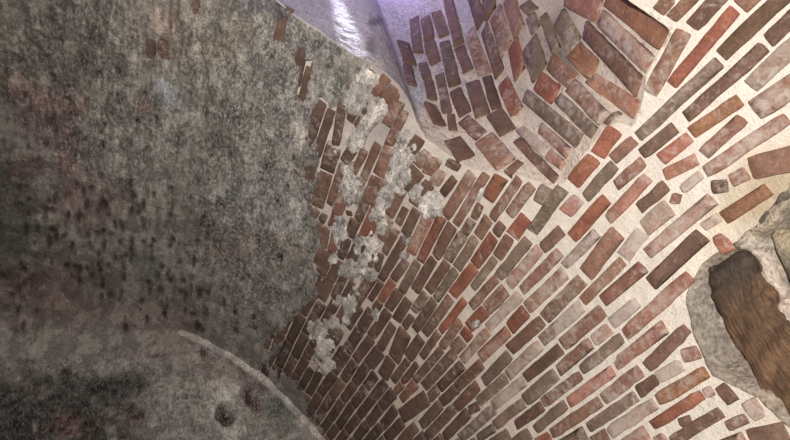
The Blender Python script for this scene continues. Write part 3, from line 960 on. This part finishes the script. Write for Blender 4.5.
shaft_o = link('wall_light_shaft', mesh_np('wall_light_shaft', V_, F_, C_, L_), M_WASH, kind='structure', category='light shaft',
               label='brick-lined light shaft opening in the vault, its left wall whitewashed and lit violet-blue from above')
V_, F_, C_, L_ = build_bricks(bricks_s, lambda p, h, o: tuple(shaft(p, h, o)[0]))
link('brickwork', mesh_np('brickwork_shaft', V_, F_, C_, L_), M_BRICK, shaft_o, label='bricks standing on end up the shaft wall')

# ------------------------------------------------------------------ WALL FAR: end wall under the arch
x_l = lines((CX - R - .02, -1.3, 0.08), (-1.3, 0.75, 0.0095), (0.75, CX + R + .02, 0.05))
z_l = lines((0, 2.35, 0.10), (2.35, CZ + R + 0.02, 0.0095))
Xg, Zg = np.meshgrid(x_l, z_l, indexing='ij')
rr = np.hypot(Xg - CX, np.maximum(Zg - CZ, 0))
insd = rr < R + 0.02
kw = insd[:-1, :-1] | insd[1:, :-1] | insd[1:, 1:] | insd[:-1, 1:]
rel = 0.005 * vnoise(Xg, Zg, 61, 22, 16, 4, .7) + 0.010 * vnoise(Xg, Zg, 62, 4, 3, 3)
Pw = np.stack([Xg, YF - rel, Zg], -1)
wx, wy = to_px(Pw)
ww = vnoise(Xg, Zg, 63, 8, 8, 4)
bw = np.empty(Xg.shape + (3,)); bw[:] = lin((156, 149, 142))
SPOTS_END = [(60, 345, 90, 20, 0, .6, (134, 116, 111)), (180, 350, 40, 22, 15, .4, (138, 122, 117)), (110, 372, 70, 16, 0, .4, (142, 140, 134)), (30, 430, 95, 42, 0, .9, (60, 56, 52)), (0, 420, 60, 60, 0, .6, (66, 62, 58)),
             (95, 400, 48, 22, 0, .65, (68, 64, 60)), (100, 385, 16, 10, 0, .6, (64, 60, 56)), (132, 382, 12, 12, 0, .6, (68, 64, 60)), (65, 388, 12, 14, 0, .6, (64, 60, 56)), (118, 440, 34, 24, 0, .6, (74, 68, 62)), (66, 424, 14, 10, 0, .7, (118, 84, 80)), (55, 428, 20, 16, 20, .35, (112, 100, 96)),
             (164, 412, 12, 22, 0, .75, (170, 166, 160)), (112, 432, 6, 12, 0, .7, (160, 154, 148)), (130, 420, 9, 10, 0, .5, (140, 112, 108)), (185, 425, 20, 20, 0, .5, (140, 137, 131)),
             (35, 427, 2, 4, 0, .8, (200, 196, 190)), (162, 358, 10, 5, 0, .5, (90, 84, 80)), (168, 370, 3, 10, 0, .4, (90, 84, 80)), (190, 396, 12, 3, 0, .5, (100, 96, 90)),
             (250, 380, 22, 20, 30, .5, (156, 146, 140)), (280, 412, 17, 20, 20, .85, (112, 112, 104)), (243, 428, 8, 12, 0, .7, (110, 108, 102)), (222, 375, 14, 16, 0, .4, (144, 122, 116)),
             (226, 410, 16, 28, -10, .95, (200, 194, 186)), (226, 413, 9, 11.5, -15, 1, (70, 46, 42)), (249, 396, 4.2, 11, 5, 1, (80, 52, 47)), (259, 404, 4.2, 10, 8, 1, (78, 52, 47)), (249, 383, 3, 4, 0, .8, (90, 66, 60)), (262, 388, 2.5, 5, 0, .7, (90, 70, 64)),
             (306, 428, 16, 16, 30, .6, (172, 166, 160)), (242, 374, 3, 7, 0, .7, (96, 70, 64)), (203, 353, 3, 6, -10, .8, (80, 62, 58)), (22, 327, 8, 3, 0, .8, (66, 50, 48)), (74, 328, 6, 3, 0, .7, (74, 58, 54)), (60, 320, 10, 2, 0, .5, (160, 150, 144))]
cw = paint(bw, wx, wy, SPOTS_END, ww * 1.2) * 1.14
hole = blob_field(wx, wy, [(226, 413, 8.5, 11, -15, 1), (249, 396, 3.5, 9, 5, .4), (259, 404, 3.5, 8, 8, .4)], ww, .3)
Pw[..., 1] += 0.05 * hole
cw = cw * np.clip(1 + 0.5 * vnoise(Xg, Zg, 64, 45, 30, 4, .8), .35, 1.9)[..., None]
mold = blob_field(wx, wy, [(70, 415, 110, 45, 0, 1), (120, 385, 40, 14, 0, .8)], ww, .5) * sstep(-.1, .35, vnoise(Xg, Zg, 65, 22, 22, 4, .7))
cw = cw * (1 - .6 * mold[..., None])
lw = np.clip(.25 + .5 * blob_field(wx, wy, [(230, 410, 60, 40, 0, .6)], ww, .5), 0, 1)
V_, F_, C_, L_ = compact(Pw.reshape(-1, 3), grid_faces(len(x_l), len(z_l), kw), cw.reshape(-1, 3), lw.reshape(-1))
link('wall_far', mesh_np('wall_far', V_, F_, C_, L_), M_END, kind='structure', category='wall', label='plastered end wall under the arch, grey with black mould spreading low on the left')

# the pale ridge of plaster along the arch
V, Fs, Cs = [], [], []
n1, n2 = 260, 10
for i in range(n1):
    th = -0.6 + (1.50 + 0.6) * i / (n1 - 1)
    fade = float(sstep(0.16, 0.6, np.array(th)))
    r0 = 0.006 + 0.030 * fade + 0.006 * N.noise(Vector((th * 8, 0, 0)))
    for j in range(n2):
        a = 2 * math.pi * j / n2
        q = r0 * (1 + .35 * N.noise(Vector((th * 30, math.cos(a), math.sin(a)))))
        rad = R - 0.012 + q * math.cos(a)
        V.append((CX + rad * math.sin(th), YF - 0.014 + q * math.sin(a) * .9, CZ + rad * math.cos(th)))
        Cs.append(lin((160 + 46 * fade, 152 + 44 * fade, 146 + 43 * fade)) * (1 + .2 * N.noise(Vector((th * 20, a, 4)))))
for i in range(n1 - 1):
    for j in range(n2):
        Fs.append((i * n2 + j, (i + 1) * n2 + j, (i + 1) * n2 + (j + 1) % n2, i * n2 + (j + 1) % n2))
link('trim_1', mesh_np('trim_1', np.array(V), Fs, np.array(Cs), np.full(len(V), .2)), M_END, kind='structure', category='trim', label='pale ridge of plaster along the arch where vault meets end wall')

# ------------------------------------------------------------------ WALL RIGHT: rubble bed of the niche
ns = np.array(niche_sy)
ns_l = lines((ns[:, 0].min() - .02, ns[:, 0].max() + .03, 0.006)); ny_l = lines((ns[:, 1].min() - .03, ns[:, 1].max() + .02, 0.006))
A_, B_ = np.meshgrid(ns_l, ny_l, indexing='ij')
ins = inside_np(niche_sy, A_, B_)
dn_, qs, qy = dist_np(niche_sy, A_, B_)
snap = dn_ < 0.004
A_ = np.where(snap, qs, A_); B_ = np.where(snap, qy, B_)
ins = ins | snap
Pn0 = vault_np(A_, B_, 0)
nx, ny = to_px(Pn0)
wn = vnoise(A_, B_, 71, 14, 14, 4)
depth = 0.075 * sstep(0.0, 0.065, dn_) + 0.0
# the white mortar seam and the upper rim stand further forward
seam = blob_field(nx, ny, [(764, 275, 9, 34, -25, 1), (783, 315, 11, 24, -30, 1), (750, 246, 18, 5, 5, .9), (775, 215, 22, 8, -42, .6)], wn, .5)
depth = depth - 0.055 * seam * sstep(0, .03, dn_)
rim_n = sstep(0, .02, dn_)
Hn = -depth + rim_n * (0.007 * vnoise(A_, B_, 72, 16, 16, 4, .7) + 0.003 * vnoise(A_, B_, 73, 60, 60, 2))
Hn = np.where(snap, -0.002, np.where(ins, Hn, -0.006))
ins = ins | (dn_ < 0.02)
Pn = vault_np(A_, B_, Hn)
bn = np.empty(A_.shape + (3,)); bn[:] = lin((150, 136, 120))
SPOTS_N = [(708, 330, 24, 62, -22, .9, (146, 134, 122)), (702, 288, 14, 18, 0, .7, (156, 144, 130)), (700, 270, 10, 10, 0, .5, (190, 176, 158)), (730, 350, 8, 26, -28, .6, (186, 160, 148)), (725, 300, 14, 60, -25, .3, (96, 80, 66)),
           (764, 275, 9, 36, -25, .95, (206, 188, 172)), (783, 315, 12, 26, -30, .9, (208, 188, 172)), (752, 244, 20, 6, 5, .8, (188, 176, 160)), (745, 400, 22, 10, 35, .5, (150, 136, 120)), (770, 216, 26, 8, -42, .8, (186, 170, 146)),
           (786, 336, 10, 8, 0, .6, (178, 146, 134))]
cn = paint(bn, nx, ny, SPOTS_N, wn)
kn = ins[:-1, :-1] & ins[1:, :-1] & ins[1:, 1:] & ins[:-1, 1:]
V_, F_, C_, L_ = compact(Pn.reshape(-1, 3), grid_faces(len(ns_l), len(ny_l), kn), cn.reshape(-1, 3), np.full(A_.size, .25))
link('wall_right', mesh_np('wall_right', V_, F_, C_, L_), M_STONE, kind='structure', category='wall', label='rough grey mortar bed of the broken niche around the timber')


# timber: outline traced down its two edges, real thickness
def timber():
    left = [(706, 262), (703, 280), (705, 298), (720, 331), (741, 363), (756, 391), (778, 421), (795, 442)]
    right = [(740, 243), (752, 253), (759, 270), (763, 289), (773, 308), (790, 324), (812, 347), (830, 375)]
    NL, NW = 70, 22
    V, Cs, G = [], [], []

    def poly(pl, t):
        k = t * (len(pl) - 1); i = min(int(k), len(pl) - 2); f = k - i
        return np.array(pl[i]) * (1 - f) + np.array(pl[i + 1]) * f
    for i in range(NL):
        t = i / (NL - 1)
        a = np.array(vault_hit(*poly(left, t))); b = np.array(vault_hit(*poly(right, t)))
        # the timber lies about 4 cm behind the vault face: bring its outline out to that depth
        mid = (a + b) / 2
        for j in range(NW):
            ph = 2 * math.pi * j / NW
            cxx, cyy = math.cos(ph), math.sin(ph)
            ex = math.copysign(abs(cxx) ** .35, cxx); ey = math.copysign(abs(cyy) ** .6, cyy)
            q = mid + (b - a) / 2 * ex * (1 + .05 * N.noise(Vector((t * 9, ex, 3))))
            end = min(1, min(t, 1 - t) * 9 + .35)
            th = 0.036 * ey * end
            th += (0.010 + .012 * (t < .3)) * N.noise(Vector((t * 9, ex * 3.2, ey))) + 0.006 * N.noise(Vector((t * 22, ex * 9, ey * 2)))
            th -= 0.012 * max(0.0, 1 - abs(N.noise(Vector((t * 2.5, ex * 5.5, 31.0)))) * 7) * (ey > 0)
            if ex > .2 and .22 < t < .42: th -= 0.008
            V.append(vault(q[0], q[1], -0.046 + th)[0])
            dark = float(sstep(.46, .22, np.array(t + .12 * N.noise(Vector((t * 4, ex * 3, 2)))))) if True else 0
            base = lin((100, 76, 55)) * (1 - dark) + lin((66, 54, 44)) * dark
            base = base * (1 + .6 * N.noise(Vector((t * 7, ex * 2.5, 9))) + .3 * N.noise(Vector((t * 20, ex * 5, 19))))
            if ex < -.55: base = base * .8 + lin((70, 46, 30)) * .2
            Cs.append(np.clip(base, 0, 1)); G.append((ex * .25, t, 0))
    Fs = []
    for i in range(NL - 1):
        for j in range(NW):
            Fs.append((i * NW + j, i * NW + (j + 1) % NW, (i + 1) * NW + (j + 1) % NW, (i + 1) * NW + j))
    Fs.append(tuple(range(NW))[::-1]); Fs.append(tuple((NL - 1) * NW + j for j in range(NW)))
    me = mesh_np('timber_post', np.array(V), Fs, np.array(Cs), np.zeros(len(V)))
    g = me.attributes.new('grain', 'FLOAT_VECTOR', 'POINT'); g.data.foreach_set('vector', np.array(G, np.float32).ravel())
    return link('timber_post', me, M_WOOD, category='timber', label='weathered brown timber set in the broken niche on the right')


timber()


def stone(name, label, pts, thick, base_h, cols, seed, group=None, mat=None):
    """a stone of given outline (photo) bedded in the wall: rounded body with real thickness"""
    c = np.mean(np.array(pts, float), axis=0)
    loop = np.array([vault_hit(*p) for p in pts]); cc = np.array(vault_hit(*c))
    lp = np.array(resample([tuple(p) for p in loop], 0.010)); n = len(lp)
    rings = [(0.0, -1.0), (.5, -.96), (.85, -.7), (1.0, -.25), (1.0, .25), (.9, .68), (.68, .9), (.35, 1.0), (0.0, 1.03)]
    V, Cs, Fs = [], [], []
    for k, (r, hz) in enumerate(rings):
        for i in range(n):
            q = cc + (lp[i] - cc) * max(r, .02)
            q = q + .004 * np.array(N.noise_vector(Vector((q[0] * 30, q[1] * 30, seed)))[:2]) * (r > .1)
            h = base_h + thick * hz + .009 * N.noise(Vector((q[0] * 22, q[1] * 22, seed + hz))) + .004 * N.noise(Vector((q[0] * 60, q[1] * 60, seed)))
            P = vault(q[0], q[1], h)[0]
            V.append(P)
            f = np.clip(.5 + (lp[i][0] - cc[0]) * r / (np.ptp(loop[:, 0]) + 1e-6) * 1.2 + .35 * N.noise(Vector((q[0] * 20, q[1] * 20, seed + 5))), 0, 1)
            f = f * f * (3 - 2 * f)
            Cs.append(lin(cols[0]) * (1 - f) + lin(cols[1]) * f)
    for k in range(len(rings) - 1):
        for i in range(n):
            Fs.append((k * n + i, k * n + (i + 1) % n, (k + 1) * n + (i + 1) % n, (k + 1) * n + i))
    me = mesh_np(name, np.array(V), Fs, np.array(Cs), np.full(len(V), .15))
    o = link(name, me, mat or M_STONE, category='stone', label=label)
    if group: o['group'] = group
    return o


G = 'rubble stones beside the timber'
stone('rubble_stone', 'rounded stone, tan above and dark grey below, beside the pale mortar seam', [(766, 236), (772, 230), (784, 227), (800, 226), (812, 240), (815, 290), (800, 296), (788, 288), (779, 272), (772, 252)],
      0.030, -0.036, ((176, 160, 132), (92, 84, 74)), 3.0, G)
stone('rubble_stone', 'narrow dark sliver of stone slanting over the rounded stone', [(757, 222), (762, 213), (774, 200), (782, 189), (790, 188), (791, 197), (780, 210), (768, 222), (760, 228)],
      0.016, -0.016, ((110, 98, 86), (92, 82, 72)), 8.0, G)

# ------------------------------------------------------------------ FLOOR and BACK WALL
def slab(name, x0, x1, y0, y1, z0, z1, colr, label, cat):
    xs = np.array([(x, y, z) for x in (x0, x1) for y in (y0, y1) for z in (z0, z1)], float)
    Fs = [(0, 1, 3, 2), (4, 6, 7, 5), (0, 4, 5, 1), (2, 3, 7, 6), (0, 2, 6, 4), (1, 5, 7, 3)]
    c = np.empty((8, 3)); c[:] = lin(colr)
    return link(name, mesh_np(name, xs, Fs, c, np.zeros(8), False), M_MORTAR, kind='structure', category=cat, label=label)


slab('floor', CX - R - .1, CX + R + .1, YB - .1, YF + .1, -0.12, 0.0, (120, 110, 100), 'worn floor of the vaulted chamber', 'floor')
slab('wall_back', CX - R - .1, CX + R + .1, YB - .2, YB - .001, 0, CZ + R + .1, (140, 128, 118), 'plain wall closing the chamber behind', 'wall')

# ------------------------------------------------------------------ light
w = bpy.data.worlds.new('sky'); SC.world = w; w.use_nodes = True
bg = w.node_tree.nodes['Background']
bg.inputs[0].default_value = (0.50, 0.44, 1.0, 1); bg.inputs[1].default_value = 8.0


def lamp(name, typ, loc, target, energy, colr, **k):
    l = bpy.data.lights.new(name, typ); l.energy = energy; l.color = colr
    for a, b in k.items():
        setattr(l, a, b)
    o = bpy.data.objects.new(name, l); COL.objects.link(o)
    o.location = loc
    o.rotation_euler = (Vector(target) - Vector(loc)).to_track_quat('-Z', 'Y').to_euler()
    return o


# the photographer's hand lamp, held to the right of the eye
lamp('hand_lamp', 'SPOT', (-0.36, -0.30, 1.45), tuple(vault_pt(400, 250)), 305, (1.0, 0.965, 0.93), spot_size=math.radians(150), spot_blend=1.0, shadow_soft_size=0.05)
# daylight down the shaft
pt = shaft_hit(340, 18); tp = shaft(pt[0], pt[1])[0]
src = shaft(pt[0] - 0.04, pt[1] + 0.85, 0.085)[0]
lamp('daylight_beam', 'SPOT', tuple(src), tuple(shaft(*shaft_hit(352, 46))[0]), 260.0, (0.80, 0.82, 1.0), spot_size=math.radians(6.5), spot_blend=0.6, shadow_soft_size=0.02)

# ------------------------------------------------------------------ camera
cd = bpy.data.cameras.new('camera'); cam = bpy.data.objects.new('camera', cd); COL.objects.link(cam)
cd.sensor_fit = 'HORIZONTAL'; cd.sensor_width = 36.0; cd.lens = F / 790.0 * 36.0
cd.clip_start = 0.02
Mx = Matrix.Identity(4)
for r_ in range(3):
    Mx[r_][0] = CAM2W[r_][0]; Mx[r_][1] = -CAM2W[r_][1]; Mx[r_][2] = -CAM2W[r_][2]; Mx[r_][3] = EYE[r_]
cam.matrix_world = Mx
SC.camera = cam
SC.view_settings.view_transform = 'Standard'
SC.view_settings.look = 'None'
SC.view_settings.gamma = 1.0
SC.view_settings.exposure = 0.0
SC.view_settings.use_curve_mapping = False
